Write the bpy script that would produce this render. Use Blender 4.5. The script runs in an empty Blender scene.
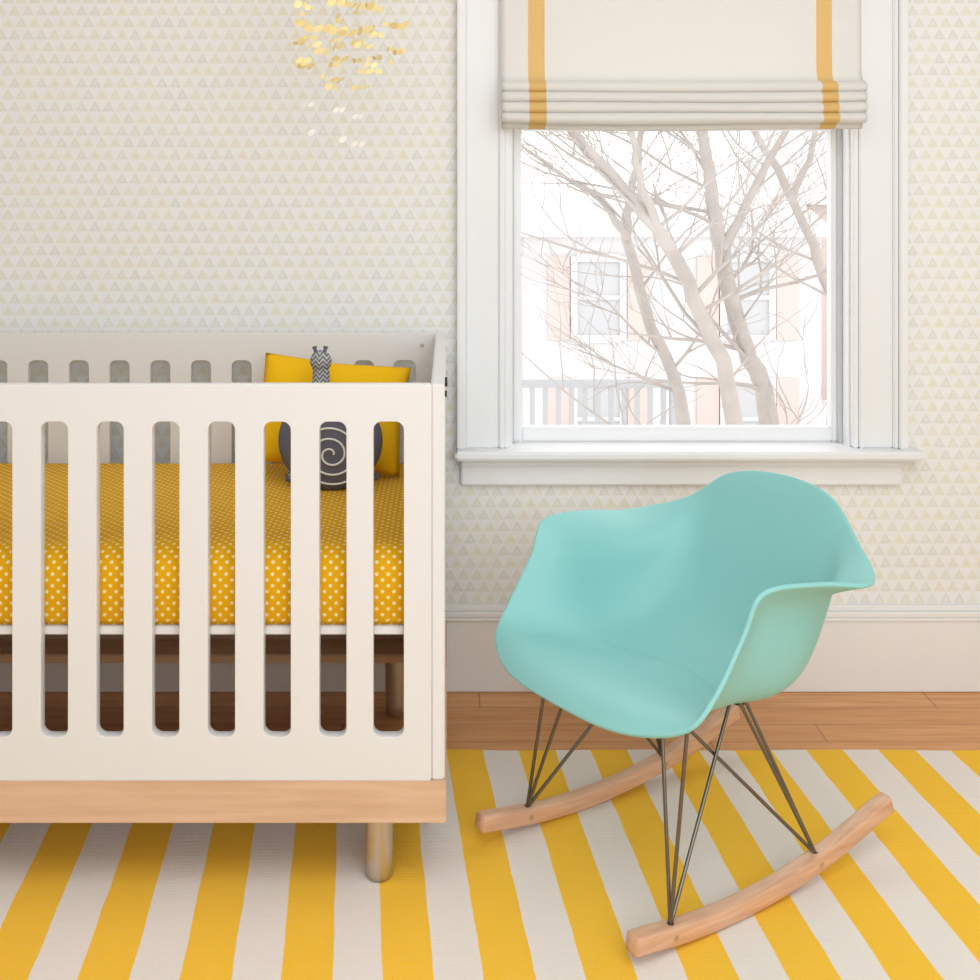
import bpy, bmesh, math, random
from mathutils import Vector, Matrix
random.seed(7)
scene = bpy.context.scene
try:
    scene.view_settings.view_transform = 'Standard'
except Exception: pass
COL = scene.collection

def lin(c):
    return tuple(((v/255)/12.92 if v/255 <= .04045 else ((v/255+.055)/1.055)**2.4) for v in c) + (1,)

# ---------------------------------------------------------------- materials
def mat(name, rgb, rough=.5, metal=0, spec=.5, **kw):
    m = bpy.data.materials.new(name); m.use_nodes = True
    b = m.node_tree.nodes['Principled BSDF']
    b.inputs['Base Color'].default_value = lin(rgb)
    b.inputs['Roughness'].default_value = rough
    b.inputs['Metallic'].default_value = metal
    b.inputs['Specular IOR Level'].default_value = spec
    for k, v in kw.items(): b.inputs[k.replace('_', ' ')].default_value = v
    return m
class NT:
    def __init__(s, m): s.t = m.node_tree; s.n = s.t.nodes; s.l = s.t.links; s.b = s.n['Principled BSDF']
    def new(s, t): return s.n.new(t)
    def put(s, sock, v):
        if isinstance(v, bpy.types.NodeSocket): s.l.new(v, sock)
        elif isinstance(v, tuple) and len(v) == 4 and sock.type == 'VECTOR': sock.default_value = v[:3]
        else: sock.default_value = v
    def math(s, op, a, b=None, c=None):
        n = s.new('ShaderNodeMath'); n.operation = op
        s.put(n.inputs[0], a)
        if b is not None: s.put(n.inputs[1], b)
        if c is not None: s.put(n.inputs[2], c)
        return n.outputs[0]
    def pos(s, obj=False, uv=False):
        if uv: g = s.new('ShaderNodeTexCoord').outputs['UV']
        else: g = s.new('ShaderNodeTexCoord').outputs['Object'] if obj else s.new('ShaderNodeNewGeometry').outputs['Position']
        x = s.new('ShaderNodeSeparateXYZ'); s.l.new(g, x.inputs[0]); return g, x.outputs[0], x.outputs[1], x.outputs[2]
    def comb(s, x, y, z=0.0):
        n = s.new('ShaderNodeCombineXYZ'); s.put(n.inputs[0], x); s.put(n.inputs[1], y); s.put(n.inputs[2], z); return n.outputs[0]
    def mix(s, f, a, b):
        n = s.new('ShaderNodeMix'); n.data_type = 'RGBA'
        s.put(n.inputs[0], f); s.put(n.inputs[6], a); s.put(n.inputs[7], b); return n.outputs[2]
    def noise(s, vec, scale, detail=3, rough=.5):
        n = s.new('ShaderNodeTexNoise'); s.l.new(vec, n.inputs['Vector']); n.inputs['Scale'].default_value = scale
        n.inputs['Detail'].default_value = detail; n.inputs['Roughness'].default_value = rough; return n.outputs['Fac']
    def ramp(s, f, stops):
        n = s.new('ShaderNodeValToRGB'); s.l.new(f, n.inputs[0]); e = n.color_ramp.elements
        while len(e) < len(stops): e.new(.5)
        for i, (p, c) in enumerate(stops): e[i].position = p; e[i].color = c
        return n.outputs[0]
    def bump(s, h, strength=.2, dist=.002):
        n = s.new('ShaderNodeBump'); n.inputs['Strength'].default_value = strength; n.inputs['Distance'].default_value = dist
        s.l.new(h, n.inputs['Height']); s.l.new(n.outputs[0], s.b.inputs['Normal'])
    def color(s, c): s.put(s.b.inputs['Base Color'], c)

def wallpaper():
    m = mat('wallpaper_triangles', (225, 222, 216), .85, spec=.2); t = NT(m)
    g, x, y, z = t.pos()
    P = .0335; H = .0300
    v = t.math('DIVIDE', z, H); row = t.math('FLOOR', v); fy = t.math('FRACT', v)
    off = t.math('MULTIPLY', t.math('MODULO', t.math('ADD', row, 200.0), 2.0), .5)
    u = t.math('ADD', t.math('DIVIDE', t.math('ADD', x, y), P), off)
    cu = t.math('FLOOR', u); fx = t.math('FRACT', u)
    d = t.math('ABSOLUTE', t.math('SUBTRACT', fx, .5))
    edge = t.math('MULTIPLY', t.math('SUBTRACT', .98, fy), .5)
    ins = t.math('MULTIPLY', t.math('LESS_THAN', d, edge), t.math('GREATER_THAN', fy, .09))
    inner = t.math('MULTIPLY', t.math('LESS_THAN', d, t.math('MULTIPLY', t.math('SUBTRACT', .66, fy), .5)), t.math('GREATER_THAN', fy, .24))
    wn = t.new('ShaderNodeTexWhiteNoise'); wn.noise_dimensions = '2D'
    t.l.new(t.comb(cu, row), wn.inputs['Vector'])
    c = t.ramp(wn.outputs['Value'], [(0, lin((225, 223, 220))), (.3, lin((235, 229, 206))), (.55, lin((226, 224, 219))), (.85, lin((237, 231, 206)))])
    c2 = t.ramp(wn.outputs['Value'], [(0, lin((235, 232, 220))), (.5, lin((234, 231, 222))), (1, lin((228, 226, 220)))])
    c = t.mix(inner, c, c2)
    n = t.noise(g, 90, 2)
    base = t.mix(n, lin((236, 235, 234)), lin((245, 244, 242)))
    t.color(t.mix(t.math('MULTIPLY', ins, t.math('ADD', .5, t.math('MULTIPLY', n, .8))), base, c))
    return m
def floorwood():
    m = mat('floor_wood_planks', (190, 120, 70), .35); t = NT(m)
    g, x, y, z = t.pos()
    v = t.math('DIVIDE', t.math('ADD', y, 10.03), .083); row = t.math('FLOOR', v); fy = t.math('FRACT', v)
    wn = t.new('ShaderNodeTexWhiteNoise'); wn.noise_dimensions = '1D'; t.l.new(row, wn.inputs['W'])
    u = t.math('DIVIDE', t.math('ADD', x, t.math('MULTIPLY', wn.outputs['Value'], 3.0)), 1.1)
    cu = t.math('FLOOR', u); fu = t.math('FRACT', u)
    wn2 = t.new('ShaderNodeTexWhiteNoise'); wn2.noise_dimensions = '2D'; t.l.new(t.comb(cu, row), wn2.inputs['Vector'])
    gr = t.noise(t.comb(t.math('MULTIPLY', x, 3.0), t.math('MULTIPLY', y, 45.0), row), 1.6, 6, .6)
    c = t.ramp(gr, [(.3, lin((202, 136, 78))), (.55, lin((222, 160, 102))), (.75, lin((232, 176, 120)))])
    c = t.mix(t.math('MULTIPLY', wn2.outputs['Value'], .35), c, lin((206, 132, 70)))
    gap = t.math('MAXIMUM', t.math('LESS_THAN', fy, .03), t.math('LESS_THAN', fu, .003))
    t.color(t.mix(t.math('MULTIPLY', gap, .55), c, lin((110, 62, 32)))); t.bump(gr, .08)
    return m
def rugmat():
    m = mat('rug_striped_cotton', (240, 190, 50), .95, spec=.1); t = NT(m)
    g, x, y, z = t.pos()
    s = t.math('ADD', x, t.math('MULTIPLY', t.math('SUBTRACT', y, 2.459), .085))
    w = t.noise(g, 9, 2)
    s = t.math('ADD', s, t.math('MULTIPLY', t.math('SUBTRACT', w, .5), .006))
    u = t.math('FRACT', t.math('DIVIDE', t.math('ADD', s, .1595*100+.004), .1595))
    yel = t.math('LESS_THAN', u, .51)
    n = t.noise(t.comb(t.math('MULTIPLY', x, 260.0), t.math('MULTIPLY', y, 700.0)), 1.0, 2)
    n2 = t.noise(t.comb(t.math('MULTIPLY', x, 25.0), t.math('MULTIPLY', y, 160.0)), 1.0, 3)
    a = t.mix(n, lin((250, 180, 8)), lin((255, 208, 62)))
    b = t.mix(n, lin((230, 217, 208)), lin((245, 235, 228)))
    c = t.mix(yel, b, a)
    t.color(t.mix(t.math('MULTIPLY', n2, .14), c, lin((228, 210, 178))))
    wv = t.math('SINE', t.math('MULTIPLY', y, 1400.0))
    t.bump(t.math('ADD', t.math('MULTIPLY', wv, .3), n), .3, .003)
    return m
def sheet():
    m = mat('crib_sheet_dotted', (222, 165, 15), .85, spec=.2); t = NT(m)
    g, x, y, z = t.pos(uv=True)
    P = .0165
    a = t.math('DIVIDE', x, P); b = t.math('DIVIDE', y, P)
    u = t.math('ADD', a, b); v = t.math('SUBTRACT', a, b)
    u = t.math('MULTIPLY', u, .80); v = t.math('MULTIPLY', v, .80)
    du = t.math('SUBTRACT', t.math('FRACT', u), .5); dv = t.math('SUBTRACT', t.math('FRACT', v), .5)
    r = t.math('SQRT', t.math('ADD', t.math('MULTIPLY', du, du), t.math('MULTIPLY', dv, dv)))
    k = t.math('LESS_THAN', r, .225)
    t.color(t.mix(k, lin((228, 168, 12)), lin((246, 224, 160))))
    t.bump(t.noise(g, 9, 3), .3, .014)
    return m
def birch():
    m = mat('birch_wood', (222, 184, 146), .45); t = NT(m)
    g, x, y, z = t.pos()
    gr = t.noise(t.comb(t.math('MULTIPLY', x, 2.0), t.math('MULTIPLY', y, 12.0), t.math('MULTIPLY', z, 30.0)), 2.2, 5, .6)
    t.color(t.ramp(gr, [(.3, lin((208, 168, 134))), (.6, lin((222, 185, 153))), (.8, lin((230, 197, 167)))]))
    return m
def runnerwood():
    m = mat('rocker_maple_wood', (214, 168, 124), .4); t = NT(m)
    g, x, y, z = t.pos(True)
    gr = t.noise(t.comb(t.math('MULTIPLY', x, 60.0), t.math('MULTIPLY', y, 4.0), t.math('MULTIPLY', z, 60.0)), 1.5, 5, .6)
    t.color(t.ramp(gr, [(.3, lin((206, 154, 120))), (.6, lin((226, 180, 146))), (.8, lin((234, 194, 162)))]))
    return m
def shademat():
    m = mat('shade_linen', (236, 232, 224), .9, spec=.1); t = NT(m)
    g, x, y, z = t.pos()
    k1 = t.math('LESS_THAN', t.math('ABSOLUTE', t.math('SUBTRACT', x, .2165)), .0205)
    k2 = t.math('LESS_THAN', t.math('ABSOLUTE', t.math('SUBTRACT', x, .922)), .0195)
    n = t.noise(t.comb(t.math('MULTIPLY', x, 300.0), t.math('MULTIPLY', z, 300.0)), 1.0, 2)
    base = t.mix(n, lin((237, 234, 229)), lin((248, 246, 242)))
    t.color(t.mix(t.math('MAXIMUM', k1, k2), base, t.mix(n, lin((235, 192, 118)), lin((245, 206, 134)))))
    t.bump(n, .15)
    tr = t.new('ShaderNodeBsdfTranslucent'); tr.inputs[0].default_value = lin((245, 240, 230))
    mx = t.new('ShaderNodeMixShader'); mx.inputs[0].default_value = .2
    out = t.n['Material Output']
    t.l.new(t.b.outputs[0], mx.inputs[1]); t.l.new(tr.outputs[0], mx.inputs[2]); t.l.new(mx.outputs[0], out.inputs[0])
    return m
def glassmat():
    m = bpy.data.materials.new('window_glass'); m.use_nodes = True; n = m.node_tree.nodes; l = m.node_tree.links
    n.remove(n['Principled BSDF'])
    a = n.new('ShaderNodeBsdfTransparent'); b = n.new('ShaderNodeBsdfGlossy'); b.inputs['Roughness'].default_value = .02
    x = n.new('ShaderNodeMixShader'); x.inputs[0].default_value = .008
    l.new(a.outputs[0], x.inputs[1]); l.new(b.outputs[0], x.inputs[2]); l.new(x.outputs[0], n['Material Output'].inputs[0])
    return m
def barkmat():
    m = mat('tree_bark', (190, 178, 168), .9); t = NT(m)
    g, x, y, z = t.pos()
    t.color(t.mix(t.noise(g, 6, 4), lin((154, 146, 140)), lin((194, 186, 180)))); return m
def knitmat():
    m = mat('plush_knit_pattern', (110, 110, 112), .9); t = NT(m)
    g, x, y, z = t.pos()
    zz = t.math('ADD', t.math('DIVIDE', z, .010), t.math('PINGPONG', t.math('DIVIDE', x, .008), 1.0))
    t.color(t.mix(t.math('GREATER_THAN', t.math('FRACT', zz), .5), lin((100, 100, 104)), lin((184, 184, 182)))); return m

M_wp = wallpaper(); M_floor = floorwood(); M_rug = rugmat(); M_sheet = sheet(); M_birch = birch(); M_run = runnerwood()
M_shade = shademat(); M_glass = glassmat(); M_bark = barkmat(); M_knit = knitmat()
M_trim = mat('trim_white_paint', (238, 238, 238), .4)
M_base = mat('baseboard_paint', (240, 237, 234), .45)
M_crib = mat('crib_white_lacquer', (229, 227, 225), .4)
M_ceil = mat('ceiling_paint', (240, 239, 238), .9)
M_shell = mat('shell_aqua_plastic', (142, 203, 199), .5)
M_wire = mat('wire_steel', (122, 117, 110), .32, 1)
M_leg = mat('leg_brushed_steel', (205, 195, 180), .35, .85)
M_black = mat('bolt_black', (30, 30, 32), .4)
M_pil = mat('pillow_mustard_cotton', (245, 190, 22), .9, spec=.2)
M_grey = mat('plush_charcoal_felt', (106, 106, 118), .95, spec=.1)
M_white = mat('plush_white_felt', (235, 233, 228), .9)
M_petal = mat('mobile_petal_yellow', (252, 232, 168), .8, spec=.1)
M_petalw = mat('mobile_petal_white', (248, 246, 240), .6)
M_thread = mat('mobile_thread', (235, 234, 232), .6)
M_house = mat('siding_white', (216, 214, 214), .9)
M_brick = mat('brick_pale_red', (212, 194, 189), .9)
M_pane = mat('house_pane', (192, 193, 195), .5)
M_rail = mat('railing_grey_paint', (180, 181, 184), .6)
M_roof = mat('roof_shingle', (212, 210, 210), .9)
M_snow = mat('snow_ground', (235, 235, 235), .9)
M_sash_shade = mat('sash_shade_grey', (200, 201, 203), .5)  # grey tone standing in for shade along the sash

# ---------------------------------------------------------------- mesh helpers
def obj(name, me, m=None, parent=None, smooth=False):
    o = bpy.data.objects.new(name, me); COL.objects.link(o)
    if m: me.materials.clear(); me.materials.append(m)
    if smooth:
        for p in me.polygons: p.use_smooth = True
    if parent: o.parent = parent
    return o
def empty(name, loc=(0, 0, 0), rz=0):
    o = bpy.data.objects.new(name, None); COL.objects.link(o); o.location = loc; o.rotation_euler = (0, 0, rz)
    o.empty_display_size = .1; return o
def boxes(name, bs, m, parent=None, bevel=0):
    bm = bmesh.new()
    for (x0, x1, y0, y1, z0, z1) in bs:
        b2 = bmesh.new(); bmesh.ops.create_cube(b2, size=1)
        for v in b2.verts:
            v.co = Vector(((x0+x1)/2+v.co.x*(x1-x0), (y0+y1)/2+v.co.y*(y1-y0), (z0+z1)/2+v.co.z*(z1-z0)))
        if bevel: bmesh.ops.bevel(b2, geom=b2.edges[:], offset=bevel, segments=2, affect='EDGES')
        tmp = bpy.data.meshes.new('t'); b2.to_mesh(tmp); b2.free(); bm.from_mesh(tmp); bpy.data.meshes.remove(tmp)
    me = bpy.data.meshes.new(name); bm.to_mesh(me); bm.free()
    return obj(name, me, m, parent)
def curve_mesh(cu):
    o = bpy.data.objects.new('tmp', cu); COL.objects.link(o)
    dg = bpy.context.evaluated_depsgraph_get(); dg.update()
    me = bpy.data.meshes.new_from_object(o.evaluated_get(dg)); bpy.data.objects.remove(o); return me
def tubes(name, paths, m, parent=None, res=3, caps=True):
    cu = bpy.data.curves.new(name, 'CURVE'); cu.dimensions = '3D'; cu.bevel_depth = 1.0; cu.bevel_resolution = res; cu.use_fill_caps = caps
    for p in paths:
        s = cu.splines.new('POLY'); s.points.add(len(p)-1)
        for q, pt in zip(p, s.points): pt.co = (q[0], q[1], q[2], 1); pt.radius = q[3]
    me = curve_mesh(cu); bpy.data.curves.remove(cu)
    return obj(name, me, m, parent, smooth=True)
def rrect(x0, x1, y0, y1, r, n=6):
    pts = []
    for cx, cy, a0 in ((x1-r, y1-r, 0), (x0+r, y1-r, 90), (x0+r, y0+r, 180), (x1-r, y0+r, 270)):
        for i in range(n+1):
            a = math.radians(a0+90*i/n); pts.append((cx+r*math.cos(a), cy+r*math.sin(a)))
    return pts
def panel(name, outer, holes, thick, m, parent, ymid):
    cu = bpy.data.curves.new(name, 'CURVE'); cu.dimensions = '2D'; cu.fill_mode = 'BOTH'; cu.extrude = thick/2-.0012
    cu.bevel_depth = .0012; cu.bevel_resolution = 1
    for k, pts in enumerate([outer]+holes):
        s = cu.splines.new('POLY'); s.points.add(len(pts)-1); s.use_cyclic_u = True
        for q, pt in zip(pts, s.points): pt.co = (q[0], q[1], 0, 1)
    me = curve_mesh(cu); bpy.data.curves.remove(cu)
    me.transform(Matrix.Rotation(math.pi/2, 4, 'X')); me.transform(Matrix.Translation((0, ymid, 0)))
    return obj(name, me, m, parent)
def catmull(pts, n):
    out = []
    P = [Vector(p) for p in pts]
    P = [2*P[0]-P[1]]+P+[2*P[-1]-P[-2]]
    for i in range(1, len(P)-2):
        for k in range(n):
            t = k/n; a, b, c, d = P[i-1:i+3]
            out.append(.5*((2*b)+(c-a)*t+(2*a-5*b+4*c-d)*t*t+(3*b-a-3*c+d)*t**3))
    out.append(P[-2]); return out

# ---------------------------------------------------------------- room
XL, XR, YB, YW, ZC = -2.3, 2.1, -1.6, 2.775, 2.6
WX0, WX1, WZ0, WZ1 = .155, 1.005, .60, 2.05
boxes('floor', [(XL-.15, XR+.15, YB-.15, YW+.15, -.1, 0)], M_floor)
boxes('ceiling', [(XL-.15, XR+.15, YB-.15, YW+.15, ZC, ZC+.1)], M_ceil)
boxes('wall_north', [(XL, WX0, YW, YW+.15, 0, ZC), (WX1, XR, YW, YW+.15, 0, ZC), (WX0, WX1, YW, YW+.15, 0, WZ0), (WX0, WX1, YW, YW+.15, WZ1, ZC)], M_wp)
boxes('wall_west', [(XL-.15, XL, YB, YW+.15, 0, ZC)], M_wp)
boxes('wall_east', [(XR, XR+.15, YB, YW+.15, 0, ZC)], M_wp)
boxes('wall_south', [(XL-.15, XR+.15, YB-.15, YB, 0, ZC)], M_wp)
boxes('baseboard_north', [(XL, XR, YW-.022, YW, 0, .18), (XL, XR, YW-.027, YW, .176, .184), (XL, XR, YW-.023, YW, .184, .198), (XL, XR, YW-.012, YW, .196, .211)], M_base, bevel=.003)
boxes('baseboard_west', [(XL, XL+.022, YB, YW-.03, 0, .2)], M_base, bevel=.003)
boxes('baseboard_east', [(XR-.022, XR, YB, YW-.03, 0, .2)], M_base, bevel=.003)

# window
win = empty('window_1', (0, 0, 0))
yf = YW
def casing_v(x_out, x_in):
    s = 1 if x_in > x_out else -1
    r = lambda a, b, d, z0=WZ0+.005, z1=WZ1+.12: (min(a, b), max(a, b), yf-d, yf, z0, z1)
    return [r(x_out, x_out+s*.022, .036), r(x_out+s*.020, x_out+s*.034, .027), r(x_out+s*.03, x_in-s*.026, .018), r(x_in-s*.028, x_in-s*.014, .026), r(x_in-s*.016, x_in, .020)]
boxes('casing_left', casing_v(.0225, WX0), M_trim, win, .003)
boxes('casing_right', casing_v(1.1375, WX1), M_trim, win, .003)
boxes('casing_head', [(.0225, 1.1375, yf-.022, yf, WZ1, WZ1+.12), (.01, 1.15, yf-.045, yf, WZ1+.12, WZ1+.15)], M_trim, win, .003)
boxes('stool', [(.017, 1.170, yf-.066, yf+.06, .583, .605)], M_trim, win, .006)
boxes('apron', [(.032, 1.128, yf-.020, yf, .512, .583), (.032, 1.128, yf-.032, yf, .562, .583)], M_trim, win, .004)
boxes('jamb', [(WX0, WX0+.006, yf, yf+.15, .605, WZ1), (WX1-.006, WX1, yf, yf+.15, .605, WZ1), (WX0, WX1, yf, yf+.15, WZ1-.006, WZ1)], M_trim, win)
boxes('sash_shade_line', [(WX1-.016, WX1-.006, yf+.035, yf+.05, .605, WZ1-.006), (WX0+.006, WX0+.012, yf+.035, yf+.05, .605, WZ1-.006)], M_sash_shade, win, .002)  # thin grey strips that paint the shaded line beside the sash
sy0, sy1 = yf+.05, yf+.085
gx0, gx1, gz0, gz1 = .187, .975, .642, 1.40
boxes('lower_sash', [(WX0+.006, gx0, sy0, sy1, .605, gz1+.04), (gx1, WX1-.006, sy0, sy1, .605, gz1+.04), (gx0, gx1, sy0, sy1, .605, gz0), (gx0, gx1, sy0, sy1, gz1, gz1+.04)], M_trim, win, .004)
boxes('upper_sash', [(WX0+.006, gx0, sy1+.004, sy1+.035, gz1, WZ1-.006), (gx1, WX1-.006, sy1+.004, sy1+.035, gz1, WZ1-.006), (gx0, gx1, sy1+.004, sy1+.035, gz1, gz1+.04), (gx0, gx1, sy1+.004, sy1+.035, WZ1-.05, WZ1-.006)], M_trim, win, .004)
boxes('pane_lower', [(gx0, gx1, sy0+.016, sy0+.019, gz0, gz1)], M_glass, win)
boxes('pane_upper', [(gx0, gx1, sy1+.018, sy1+.021, gz1+.04, WZ1-.05)], M_glass, win)
boxes('exterior_sill', [(WX0-.05, WX1+.05, yf+.09, yf+.22, .56, .6)], M_trim, win, .004)

# roman shade
def shade():
    prof = [(-.048, 2.06), (-.052, 1.56), (-.054, 1.53), (-.062, 1.512)]
    z = 1.512
    for i in range(4):
        zi = z-.005-i*.0245; b = .012+.004*i
        prof += [(-.076-b*.8, zi), (-.086-b, zi-.009), (-.084-b, zi-.018), (-.072-b, zi-.023), (-.066-b*.6, zi-.022)]
    prof += [(-.078, 1.402), (-.07, 1.396), (-.06, 1.405), (-.058, 1.50)]
    n = 60; x0, x1 = .131, 1.014
    bm = bmesh.new(); rows = []
    for (py, pz) in prof:
        r = []
        for i in range(n+1):
            u = i/n; fold = max(0, min(1, (1.515-pz)/.1))
            wid = .001*fold
            x = (x0-wid)+(x1-x0+2*wid)*u-.008*fold*u
            sag = -.004*math.sin(math.pi*u)*fold+.002*fold*math.sin(u*7+pz*60)
            wob = .0018*math.sin(u*9+pz*11)
            r.append(bm.verts.new((x, YW+py+wob, pz+sag)))
        rows.append(r)
    for a, b in zip(rows, rows[1:]):
        for i in range(n): bm.faces.new((a[i], a[i+1], b[i+1], b[i]))
    me = bpy.data.meshes.new('fabric'); bm.to_mesh(me); bm.free()
    e = empty('roman_shade')
    o = obj('fabric', me, M_shade, e, True)
    md = o.modifiers.new('s', 'SOLIDIFY'); md.thickness = .002
    boxes('headrail', [(.135, 1.005, YW-.05, YW-.026, 2.03, 2.07)], M_trim, e, .003)
shade()

# ---------------------------------------------------------------- rug
def rug():
    bm = bmesh.new(); nx, ny = 60, 40; x0, x1, y0, y1 = -2.0, 1.95, .35, 2.459
    g = [[bm.verts.new((x0+(x1-x0)*i/nx, y0+(y1-y0)*j/ny + (.002*math.sin(i*.9) if j == ny else 0), .0045+.0006*math.sin(i*1.7)*math.sin(j*1.3))) for i in range(nx+1)] for j in range(ny+1)]
    for j in range(ny):
        for i in range(nx): bm.faces.new((g[j][i], g[j][i+1], g[j+1][i+1], g[j+1][i]))
    r = bmesh.ops.extrude_face_region(bm, geom=bm.faces[:])
    for v in r['geom']:
        if isinstance(v, bmesh.types.BMVert): v.co.z = .0003
    bmesh.ops.recalc_face_normals(bm, faces=bm.faces[:])
    me = bpy.data.meshes.new('striped_rug'); bm.to_mesh(me); bm.free()
    obj('striped_rug', me, M_rug)
rug()

# ---------------------------------------------------------------- crib
crib = empty('baby_crib', (0, 0, 0))
CX0, CX1, CY0, CY1 = -1.345, -.003, 1.950, 2.690
holes = []
for i in range(13):
    c = -.1045-.0979*i
    e = .003 if i == 0 else 0
    holes.append(rrect(c-.0250-e, c+.0250+e, .281, .837, .016))
outer = rrect(CX0+.026, CX1-.027, .206, .900, .004, 2)
panel('front_panel', outer, holes, .022, M_crib, crib, CY0+.011)
panel('back_panel', outer, holes, .022, M_crib, crib, CY1-.011)
boxes('end_panel_right', [(CX1-.027, CX1-.003, CY0, CY1, .206, .902)], M_crib, crib, .003)
boxes('end_panel_left', [(CX0+.002, CX0+.026, CY0, CY1, .206, .902)], M_crib, crib, .003)
boxes('base_frame', [(CX0, CX1, CY0-.004, CY0+.02, .132, .206), (CX0, CX1, CY1-.02, CY1+.002, .132, .206), (CX0, CX0+.024, CY0+.02, CY1-.02, .132, .206), (CX1-.024, CX1, CY0+.02, CY1-.02, .132, .206),
      (CX0+.024, CX1-.024, CY0+.02, CY0+.11, .145, .165), (CX0+.024, CX1-.024, CY1-.11, CY1-.02, .145, .165)], M_birch, crib, .0025)
boxes('mattress_support', [(CX0+.03, CX1-.032, CY0+.024, CY0+.05, .452, .466), (CX0+.03, CX1-.032, CY1-.05, CY1-.024, .452, .466), (CX0+.03, CX0+.055, CY0+.05, CY1-.05, .452, .466), (CX1-.057, CX1-.032, CY0+.05, CY1-.05, .452, .466)], M_crib, crib, .002)
boxes('slats', [(CX0+.09+i*.1, CX0+.15+i*.1, CY0+.05, CY1-.05, .452, .464) for i in range(12)], M_birch, crib, .002)
legs = []
for lx in (-.124, -1.224):
    for ly in (2.005, 2.635): legs.append([(lx, ly, .146, .0255), (lx, ly, .03, .024), (lx, ly, .008, .024), (lx, ly, .0065, .021)])
tubes('steel_legs', legs, M_leg, crib, 8)
bolts = []
bolts.append([(-.010, 2.08, .884, .009), (-.001, 2.08, .884, .009)])
bolts.append([(-.010, 2.08, .862, .006), (-.002, 2.08, .862, .006)])
bolts.append([(CX0+.004, 2.08, .884, .009), (CX0+.001, 2.08, .884, .009)])
tubes('bolt_caps', bolts, M_black, crib, 6)
tubes('rail_bolts', [[(-.062, CY1-.024, .872, .005), (-.062, CY1-.021, .872, .005)]], M_leg, crib, 5)

def mattress():
    x0, x1, y0, y1, z0, z1 = CX0+.032, CX1-.034, CY0+.027, CY1-.027, .4665, .600
    R = .048
    def q(w, n=14):
        s = [R*(1-math.cos(math.pi/2*k/8)) for k in range(9)]
        mid = [R+(w-2*R)*k/n for k in range(1, n)]
        return s+mid+[w-v for v in reversed(s)]
    xs, ys = q(x1-x0, 22), q(y1-y0, 10); W, H = x1-x0, y1-y0
    def drop(a, w):
        d = min(a, w-a); return 0 if d >= R else R-math.sqrt(max(0, R*R-(R-d)**2))
    def arc(a, w):   # unrolled cloth coordinate over the rounded edge
        d = min(a, w-a)
        if d >= R: return a
        s = R-R*math.asin(min(1, (R-d)/R)); return s if a < w/2 else w-s
    bm = bmesh.new(); g = []; UV = {}
    for b in ys:
        row = []
        for a in xs:
            dd = max(drop(a, W), drop(b, H)); puff = .002*math.sin(a*9+b*4)*math.sin(b*11)*(1 if dd == 0 else 0)
            v = bm.verts.new((x0+a, y0+b, z1-dd+puff)); UV[v] = (arc(a, W), arc(b, H)); row.append(v)
        g.append(row)
    for j in range(len(ys)-1):
        for i in range(len(xs)-1): bm.faces.new((g[j][i], g[j][i+1], g[j+1][i+1], g[j+1][i]))
    rim = g[0]+[r[-1] for r in g[1:]]+g[-1][-2::-1]+[r[0] for r in g[-2:0:-1]]
    def ext(v, dz):
        u, w = UV[v]; eps = 1e-5
        if abs(v.co.y-y0) < eps: w -= dz
        elif abs(v.co.y-y1) < eps: w += dz
        elif abs(v.co.x-x0) < eps: u -= dz
        else: u += dz
        return (u, w)
    low, low2 = [], []
    for v in rim:
        n = bm.verts.new((v.co.x, v.co.y, z0+.012)); UV[n] = ext(v, v.co.z-n.co.z); low.append(n)
    for v in rim:
        n = bm.verts.new((v.co.x+(.01 if v.co.x < -.7 else -.01)*.6, v.co.y+(.008 if v.co.y < 2.3 else -.008), z0)); UV[n] = ext(v, v.co.z-n.co.z); low2.append(n)
    L = len(rim)
    for i in range(L):
        k = (i+1) % L
        bm.faces.new((rim[i], low[i], low[k], rim[k])); bm.faces.new((low[i], low2[i], low2[k], low[k]))
    bm.faces.new(low2[::-1]); bmesh.ops.recalc_face_normals(bm, faces=bm.faces[:])
    uvl = bm.loops.layers.uv.new('UVMap')
    for f in bm.faces:
        for l in f.loops: l[uvl].uv = UV[l.vert]
    me = bpy.data.meshes.new('mattress'); bm.to_mesh(me); bm.free()
    obj('crib_mattress', me, M_sheet, None, True)
mattress()

def cushion(name, w, h, t, m, loc, rot, parent=None, n=26):
    bm = bmesh.new()
    for side in (1, -1):
        g = []
        for j in range(n+1):
            r = []
            for i in range(n+1):
                u = -1+2*i/n; v = -1+2*j/n
                x = u*(1-.07*(1-abs(v))**1 * abs(u)**3)*w/2; y = v*(1-.07*(1-abs(u))*abs(v)**3)*h/2
                z = side*t/2*((1-u**4)*(1-v**4))**.55
                r.append(bm.verts.new((x, y, z)))
            g.append(r)
        for j in range(n):
            for i in range(n):
                f = (g[j][i], g[j][i+1], g[j+1][i+1], g[j+1][i]); bm.faces.new(f if side > 0 else f[::-1])
    bmesh.ops.remove_doubles(bm, verts=bm.verts[:], dist=.0002)
    me = bpy.data.meshes.new(name); bm.to_mesh(me); bm.free()
    o = obj(name, me, m, parent, True); o.location = loc; o.rotation_euler = rot; return o
cushion('throw_pillow', .340, .25, .08, M_pil, (-.266, 2.525, .737), (math.radians(66), math.radians(6), 0))

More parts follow.
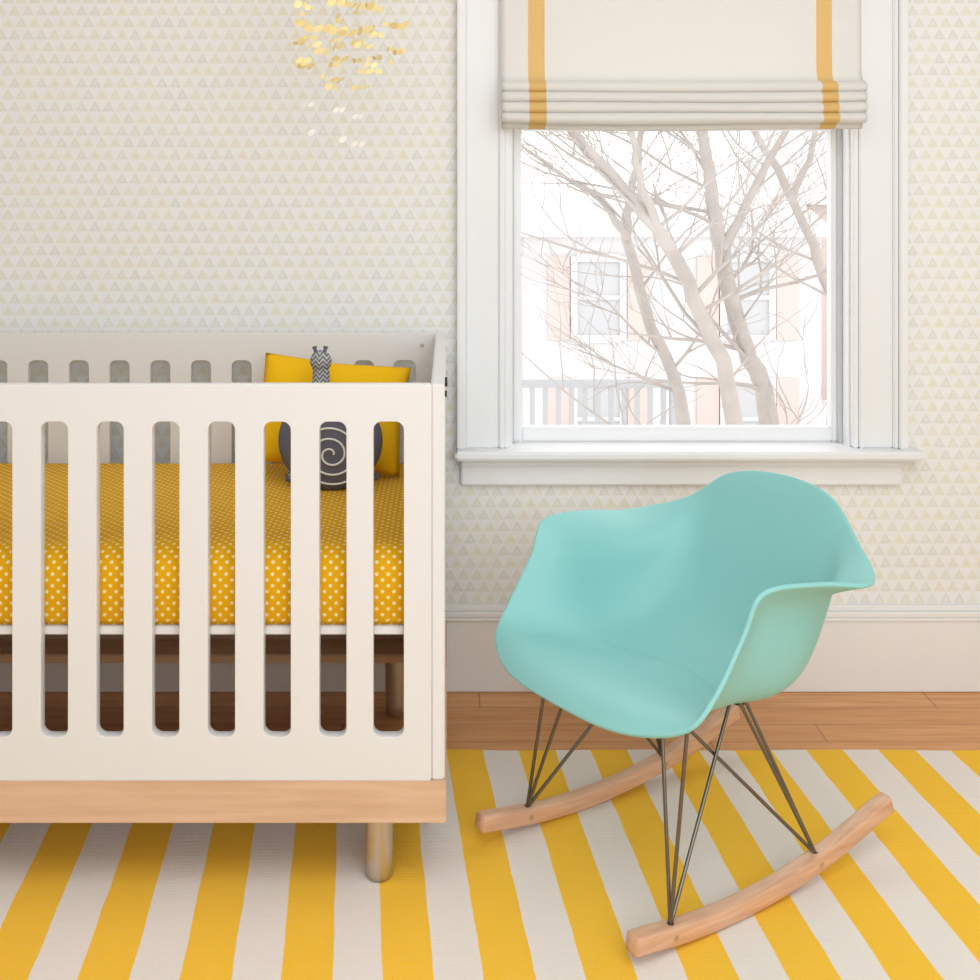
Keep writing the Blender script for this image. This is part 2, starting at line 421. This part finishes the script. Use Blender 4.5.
sn = empty('snail_plush_toy', (-.252, 2.38, .7075))
def snail():
    bm = bmesh.new(); bmesh.ops.create_uvsphere(bm, u_segments=40, v_segments=24, radius=1)
    for v in bm.verts:
        x, y, z = v.co; v.co = Vector((x*.112, y*.036, z*.106))
    me = bpy.data.meshes.new('shell_body'); bm.to_mesh(me); bm.free(); obj('shell_body', me, M_grey, sn, True)
    path = []
    for i in range(150):
        a = i/149*2*math.pi*3.1; r = .006+.072*(i/149)
        x, z = r*math.cos(a)+.004, r*math.sin(a)*.95-.022
        y = -.036*math.sqrt(max(0, 1-(x/.112)**2-(z/.106)**2))-.0005
        path.append((x, y, z, .0022))
    tubes('shell_spiral', [path], M_white, sn, 2)
    tubes('snail_body', [[(.0+.1*u, .026, -.085+.004*math.sin(u*3), .018*(1-.6*abs(u)**3)) for u in [k/8 for k in range(-8, 9)]]], M_grey, sn, 5)
    nk = catmull([(-.07, .026, -.085), (-.072, .031, -.02), (-.05, .045, .05), (-.028, .055, .11), (-.027, .055, .152)], 5)
    tubes('snail_neck', [[(p.x, p.y, p.z, .024-.006*i/len(nk)) for i, p in enumerate(nk)]], M_knit, sn, 5)
    bm = bmesh.new(); bmesh.ops.create_uvsphere(bm, u_segments=20, v_segments=14, radius=.024)
    for v in bm.verts: v.co = v.co+Vector((-.027, .055, .162))
    me = bpy.data.meshes.new('snail_head'); bm.to_mesh(me); bm.free(); obj('snail_head', me, M_knit, sn, True)
    tubes('snail_horns', [[(-.036, .055, .176, .004), (-.040, .055, .189, .004), (-.041, .055, .194, .006)], [(-.02, .055, .176, .004), (-.017, .055, .189, .004), (-.016, .055, .194, .006)]], M_grey, sn, 3)
snail()

# ---------------------------------------------------------------- rocking armchair
ch = empty('rocking_armchair', (.43, 2.09, 0), math.radians(121))
def chair():
    O = (0, -.02, .340)
    K = [
     [(0,.05,.345),(0,.11,.356),(0,.17,.368),(0,.225,.375),(0,.265,.368),(0,.288,.345)],
     [(.045,.045,.345),(.085,.10,.356),(.12,.16,.368),(.14,.215,.376),(.152,.252,.370),(.160,.276,.348)],
     [(.08,.03,.343),(.14,.08,.352),(.19,.13,.366),(.222,.175,.378),(.248,.207,.383),(.268,.230,.374)],
     [(.088,.015,.341),(.155,.05,.350),(.212,.095,.368),(.246,.130,.392),(.272,.160,.416),(.291,.181,.428)],
     [(.09,.005,.339),(.165,.03,.347),(.222,.055,.374),(.250,.080,.424),(.272,.100,.480),(.296,.119,.512)],
     [(.09,-.005,.338),(.168,.005,.345),(.226,.02,.372),(.254,.035,.436),(.270,.050,.528),(.305,.080,.574)],
     [(.09,-.025,.338),(.17,-.03,.345),(.226,-.04,.370),(.252,-.045,.434),(.268,-.045,.524),(.322,-.040,.571)],
     [(.08,-.05,.339),(.150,-.080,.350),(.202,-.11,.380),(.228,-.130,.450),(.242,-.138,.520),(.327,-.162,.553)],
     [(.06,-.075,.342),(.115,-.13,.370),(.156,-.178,.425),(.180,-.212,.495),(.198,-.232,.552),(.220,-.252,.590)],
     [(.035,-.09,.345),(.065,-.155,.380),(.092,-.205,.45),(.110,-.24,.535),(.124,-.268,.61),(.132,-.287,.650)],
     [(0,-.095,.346),(0,-.16,.383),(0,-.212,.455),(0,-.246,.54),(0,-.278,.625),(0,-.300,.667)],
    ]
    full = K + [[(-p[0], p[1], p[2]) for p in k] for k in K[-2:0:-1]]
    N = len(full); NT_ = 6
    rings = []
    for i in range(N):
        for k in range(NT_):
            t = k/NT_; row = []
            for j in range(6):
                a, b, c, d = [Vector(full[(i+q) % N][j]) for q in (-1, 0, 1, 2)]
                row.append(.5*((2*b)+(c-a)*t+(2*a-5*b+4*c-d)*t*t+(3*b-a-3*c+d)*t**3))
            rings.append([p for p in catmull([O]+row, 4)])
    bm = bmesh.new(); c0 = bm.verts.new(O)
    V = [[bm.verts.new(p) for p in r[1:]] for r in rings]; T = len(V); R = len(V[0])
    for i in range(T):
        a, b = V[i], V[(i+1) % T]
        bm.faces.new((c0, b[0], a[0]))
        for j in range(R-1): bm.faces.new((a[j], b[j], b[j+1], a[j+1]))
    bmesh.ops.recalc_face_normals(bm, faces=bm.faces[:])
    for _ in range(3): bmesh.ops.smooth_vert(bm, verts=[v for v in bm.verts if not v.is_boundary], factor=.5, use_axis_x=True, use_axis_y=True, use_axis_z=True)
    me = bpy.data.meshes.new('shell'); bm.to_mesh(me); bm.free()
    me.transform(Matrix.Rotation(.056, 4, 'Y'))
    for v in me.vertices: v.co.x -= .020
    o = obj('shell', me, M_shell, ch, True)
    s = o.modifiers.new('so', 'SOLIDIFY'); s.thickness = .009; s.offset = 0
    b = o.modifiers.new('be', 'BEVEL'); b.width = .003; b.segments = 2; b.limit_method = 'ANGLE'
    u = o.modifiers.new('su', 'SUBSURF'); u.levels = 1; u.render_levels = 1
    G = .203
    def rz(y):
        yy = y-.065; return .0055+ (.051*(yy/.34)**2 if yy < 0 else .038*(yy/.30)**2)
    for nm, sx, ya, yb in (('runner_near', -1, .286, -.346), ('runner_far', 1, .314, -.365)):
        bm = bmesh.new(); secs = []; n = 44
        for i in range(n+1):
            y = ya+(yb-ya)*i/n; z = rz(y); dz = (rz(y+.001)-rz(y-.001))/.002
            t = Vector((0, 1, dz)).normalized(); up = Vector((0, -t.z, t.y))
            e = .86 if i in (0, n) else 1
            hw, h = .0150*(1 if e == 1 else .8), .031
            cc = Vector((sx*G, y, z))+up*h/2
            ring = []
            for (px, pz) in rrect(-hw, hw, -h/2*e, h/2*e, .005, 3): ring.append(bm.verts.new(cc+Vector((px, 0, 0))+up*pz))
            secs.append(ring)
        for v_i, ring in ((1, secs[1]), (n-1, secs[n-1])):
            s_ = .011 if v_i == 1 else -.011
            for v in ring: v.co.y += s_
        for a, b in zip(secs, secs[1:]):
            L = len(a)
            for i in range(L): bm.faces.new((a[i], a[(i+1) % L], b[(i+1) % L], b[i]))
        bm.faces.new(secs[0]); bm.faces.new(secs[-1][::-1]); bmesh.ops.recalc_face_normals(bm, faces=bm.faces[:])
        me = bpy.data.meshes.new(nm); bm.to_mesh(me); bm.free(); obj(nm, me, M_run, ch, True)
    W = []; r = .0034
    for s in (-1, 1):
        ft = (s*G, .200, rz(.200)+.028); rt = (s*G, -.145, rz(-.145)+.028)
        def w(a, b): W.append([(*a, r), (*b, r)])
        dz = -.008 if s > 0 else .004
        w(ft, (s*.192, .150, .360+dz)); w(ft, (s*.120, .145, .343+dz)); w(ft, (s*.115, -.03, .332+dz))
        w(rt, (s*.135, -.02, .333+dz)); w(rt, (s*.105, -.055, .333+dz)); w(rt, (s*.10, .12, .338+dz))
        W.append([(ft[0], ft[1], ft[2]-.024, .006), (ft[0], ft[1], ft[2]+.004, .006)])
        W.append([(rt[0], rt[1], rt[2]-.024, .006), (rt[0], rt[1], rt[2]+.004, .006)])
    w((-.115, .12, .328), (.115, .12, .320)); w((-.11, -.045, .324), (.11, -.045, .316))
    tubes('wire_base', W, M_wire, ch, 3)
    mts = []
    for sx in (-1, 1):
        for y in (.12, -.045): mts.append([(sx*.115, y, .312, .011), (sx*.115, y, .334 if sx < 0 else .324, .013)])
    tubes('shock_mounts', mts, M_black, ch, 5)
    scr = []
    for sx in (-1, 1):
        for y in (.200, -.145):
            for s2 in (-1, 1):
                scr.append([(sx*G+s2*.013, y, rz(y)+.016, .005), (sx*G+s2*.0158, y, rz(y)+.016, .005)])
    tubes('rail_screws', scr, M_leg, ch, 4)
chair()

# ---------------------------------------------------------------- mobile
mo = empty('baby_mobile', (-.205, 2.3, 0))
def mobile():
    rnd = random.Random(3)
    th = [[(0, 0, 2.6, .0012), (0, 0, 1.98, .0012)], [(0, 0, 2.6, .03), (0, 0, 2.585, .03), (0, 0, 2.58, .01)]]
    hoop = [[(.11*math.cos(a), .11*math.sin(a), 1.90, .004) for a in [i*math.pi/16 for i in range(33)]]]
    bmY = bmesh.new(); bmW = bmesh.new()
    def petal(bm, c, r, ax):
        n = 10; rot = Matrix.Rotation(ax[0], 3, 'Z') @ Matrix.Rotation(ax[1], 3, 'X')
        for s in (-1, 1):
            ctr = bm.verts.new(Vector(c)+rot @ Vector((s*r*.9, 0, .3*r)))
            vs = []
            for i in range(n):
                a = i/n*2*math.pi; p = Vector((s*r*.9+r*.9*math.cos(a), .25*r*math.cos(a)*s, .3*r+r*.75*math.sin(a)+.35*r*math.cos(a)))
                vs.append(bm.verts.new(Vector(c)+rot @ p))
            for i in range(n): bm.faces.new((ctr, vs[i], vs[(i+1) % n]))
    for k in range(17):
        a = k/17*2*math.pi; rr = .108 if k % 3 else .055
        x, y = rr*math.cos(a), rr*math.sin(a)
        low = 1.45+.07*rnd.random()+(.04 if k % 3 else 0)
        if k in (4, 7, 12): low = 1.31+.06*rnd.random()
        th.append([(x, y, 1.90, .0004), (x, y, low, .0004)])
        if k % 3 == 0: th.append([(0, 0, 1.98, .0006), (x, y, 1.90, .0006)])
        if k % 5 == 0: th.append([(0, 0, 1.98, .001), (.11*math.cos(a), .11*math.sin(a), 1.90, .001)])
        z = max(low, 1.45+.07*rnd.random())
        if low < 1.4: petal(bmW, (x, y, low), .009, (rnd.uniform(-.6, .6), .3)); petal(bmW, (x, y, low+.06), .007, (rnd.uniform(-.6, .6), .3))
        while z < 1.86:
            petal(bmY, (x+rnd.uniform(-.006, .006), y, z), rnd.uniform(.007, .012), (rnd.uniform(-1.3, 1.3), rnd.uniform(-.7, .9))); z += rnd.uniform(.028, .068)
    for bm, m, nm in ((bmY, M_petal, 'petals_yellow'), (bmW, M_petalw, 'petals_white')):
        me = bpy.data.meshes.new(nm); bm.to_mesh(me); bm.free(); obj(nm, me, m, mo, True)
    tubes('threads', th, M_thread, mo, 1); tubes('hoop', hoop, M_birch, mo, 3)
mobile()

# ---------------------------------------------------------------- outside
GZ = -3.4
boxes('ground_outside', [(-40, 60, 3.6, 90, GZ-.2, GZ)], M_snow)
def tree(name, D, base, trunks, seed, spread=1):
    rnd = random.Random(seed); paths = []
    def twig(p, d, L, r, depth):
        pts = [(*p, r)]; q = Vector(p); d = d.normalized(); n = 6
        for i in range(n):
            d = (d+Vector((rnd.uniform(-.28, .28), rnd.uniform(-.2, .2), rnd.uniform(-.16, .22)))).normalized()
            q = q+d*L/n; rr = r*(1-.75*(i+1)/n); pts.append((*q, max(rr, .0026)))
            if depth > 0 and rnd.random() < .62:
                nd = (d+Vector((rnd.choice((-1, 1))*rnd.uniform(.5, 1.1), rnd.uniform(-.5, .5), rnd.uniform(-.2, .6)))).normalized()
                twig(tuple(q), nd, L*.6, max(rr*.7, .004), depth-1)
        paths.append(pts)
    for tr in trunks:
        c = catmull([(x, D+rnd.uniform(-.15, .15), z) for x, z, r in tr], 5); rs = catmull([(r, 0, 0) for x, z, r in tr], 5)
        pts = [(p.x+rnd.uniform(-.015, .015), p.y, p.z, max(.006, q.x)) for p, q in zip(c, rs)]
        paths.append(pts)
        for i in range(4, len(pts)-1):
            if rnd.random() < .5*spread and pts[i][2] > -1.6:
                s = rnd.choice((-1, 1)); d = Vector((s*rnd.uniform(.5, 1.2), rnd.uniform(-.5, .5), rnd.uniform(.1, .9)))
                twig(pts[i][:3], d, rnd.uniform(.9, 2.0), min(.018, pts[i][3]*.28), 2)
    return tubes(name, paths, M_bark, None, 2)
def W8(px, py, D=8.0): return ((px-448)*D/1110, 1.236-(py-194)*D/1110)
def line(pts, D): return [(*W8(x, y, D), r) for x, y, r in pts]
tree('bare_tree', 8.0, 0, [
  [(2.75, GZ, .12)]+line([(772, 430, .072), (745, 340, .063), (722, 250, .057), (712, 190, .048), (703, 130, .042), (690, 20, .03)], 8),
  line([(722, 250, .04), (760, 180, .03), (800, 110, .02), (830, 30, .012)], 8)], 11)
tree('bare_tree', 7.4, 0, [
  [(2.35, GZ, .12)]+line([(742, 430, .060), (710, 330, .053), (670, 255, .047), (625, 190, .042), (575, 135, .036), (520, 60, .025)], 7.4),
  line([(670, 255, .034), (640, 190, .028), (628, 120, .022), (600, 40, .014)], 7.4)], 23)
tree('bare_tree', 9, 0, [
  [(2.2, GZ, .11)]+line([(688, 430, .056), (655, 330, .048), (630, 240, .042), (636, 180, .032), (650, 100, .024)], 9),
  line([(630, 240, .035), (600, 200, .025), (545, 165, .016), (490, 120, .01)], 9)], 5)
tree('bare_tree', 10, 0, [
  [(4.2, GZ, .11)]+line([(860, 400, .06), (825, 280, .05), (795, 200, .04), (745, 120, .03), (700, 40, .02)], 10),
  line([(795, 200, .034), (812, 130, .026), (820, 30, .02)], 10)], 31, .8)

def house(name, x0, x1, y0, y1, z1, ridge, wm, cols, rows):
    e = empty(name, ((x0+x1)/2, y0, GZ)); ox, oy, oz = e.location
    def L(b): return (b[0]-ox, b[1]-ox, b[2]-oy, b[3]-oy, b[4]-oz, b[5]-oz)
    boxes('walls', [L((x0, x1, y0, y1, GZ, z1))], wm, e)
    bm = bmesh.new(); o = .3
    vs = [bm.verts.new((a-ox, b-oy, c-oz)) for a, b, c in ((x0-o, y0-o, z1), (x1+o, y0-o, z1), (x1+o, y1+o, z1), (x0-o, y1+o, z1), (x0-o, (y0+y1)/2, ridge), (x1+o, (y0+y1)/2, ridge))]
    for f in ((0, 1, 5, 4), (2, 3, 4, 5), (0, 4, 3), (1, 2, 5), (0, 3, 2, 1)): bm.faces.new([vs[i] for i in f])
    me = bpy.data.meshes.new('roof'); bm.to_mesh(me); bm.free(); obj('roof', me, M_roof, e)
    pn, fr, sh = [], [], []
    for c in range(cols):
        cx = x0+(x1-x0)*(c+.5)/cols
        for r in range(rows):
            cz = z1-1.2-r*2.4
            pn.append(L((cx-.42, cx+.42, y0-.04, y0, cz-.75, cz+.7)))
            fr += [L((cx-.55, cx-.42, y0-.1, y0, cz-.85, cz+.8)), L((cx+.42, cx+.55, y0-.1, y0, cz-.85, cz+.8)), L((cx-.42, cx+.42, y0-.1, y0, cz+.7, cz+.85)), L((cx-.42, cx+.42, y0-.1, y0, cz-.9, cz-.75)), L((cx-.42, cx+.42, y0-.08, y0, cz-.05, cz+.03))]
            sh += [L((cx-1.0, cx-.57, y0-.07, y0, cz-.85, cz+.8)), L((cx+.57, cx+1.0, y0-.07, y0, cz-.85, cz+.8))]
    boxes('panes', pn, M_pane, e); boxes('frames', fr, M_house, e); boxes('shutters', sh, M_brick, e)
house('house', 1.5, 7.4, 22, 28, .4, 1.3, M_house, 2, 2)
house('house', 8.2, 14, 25, 31, 1.0, 3.0, M_brick, 2, 2)
house('house', -6, .4, 24, 30, .8, 3.0, M_brick, 2, 2)
fe = empty('porch_railing', (1.05, 11, GZ))
bx = [(-1.2, 1.2, -.03, .03, 2.72, 2.80), (-1.2, 1.2, -.03, .03, 1.8, 1.86)]
bx += [(-1.15+i*.13, -1.10+i*.13, -.02, .02, 1.86, 2.74) for i in range(18)]
bx += [(a-.05, a+.05, -.05, .05, 0, 2.88) for a in (-1.2, 1.2)]
boxes('balusters', bx, M_rail, fe)
boxes('porch_deck', [(-1.3, 1.3, -.1, 2.5, 1.6, 1.78)], M_house, fe)

# ---------------------------------------------------------------- light
w = bpy.data.worlds.new('World'); scene.world = w; w.use_nodes = True
bg = w.node_tree.nodes['Background']; bg.inputs[0].default_value = (1.0, 1.0, 1.0, 1); bg.inputs[1].default_value = 1.95
def area(name, loc, target, size, sy, e, col=(1, 1, 1)):
    l = bpy.data.lights.new(name, 'AREA'); l.shape = 'RECTANGLE'; l.size = size; l.size_y = sy; l.energy = e; l.color = col
    o = bpy.data.objects.new(name, l); COL.objects.link(o); o.location = loc
    o.rotation_euler = (Vector(target)-Vector(loc)).to_track_quat('-Z', 'Y').to_euler(); return o
area('south_fill_light', (.6, -1.45, 1.7), (.0, 2.6, .8), 2.9, 1.7, 62, (.83, .92, 1.0))  # added fill behind the camera; the south wall has no window
area('ceiling_fill_light', (.3, .9, 2.55), (.3, 1.2, 0), 2.6, 2.4, 44, (.83, .92, 1.0))  # added softbox fill under the ceiling, no actual fixture

# ---------------------------------------------------------------- camera
cd = bpy.data.cameras.new('camera'); cam = bpy.data.objects.new('camera', cd); COL.objects.link(cam)
cam.location = (0, 0, 1.236); cam.rotation_euler = (math.pi/2, 0, 0)
cd.sensor_width = 36; cd.lens = 1110/980*36; cd.shift_x = 42/980; cd.shift_y = -296/980; cd.clip_start = .05; cd.clip_end = 300
scene.camera = cam
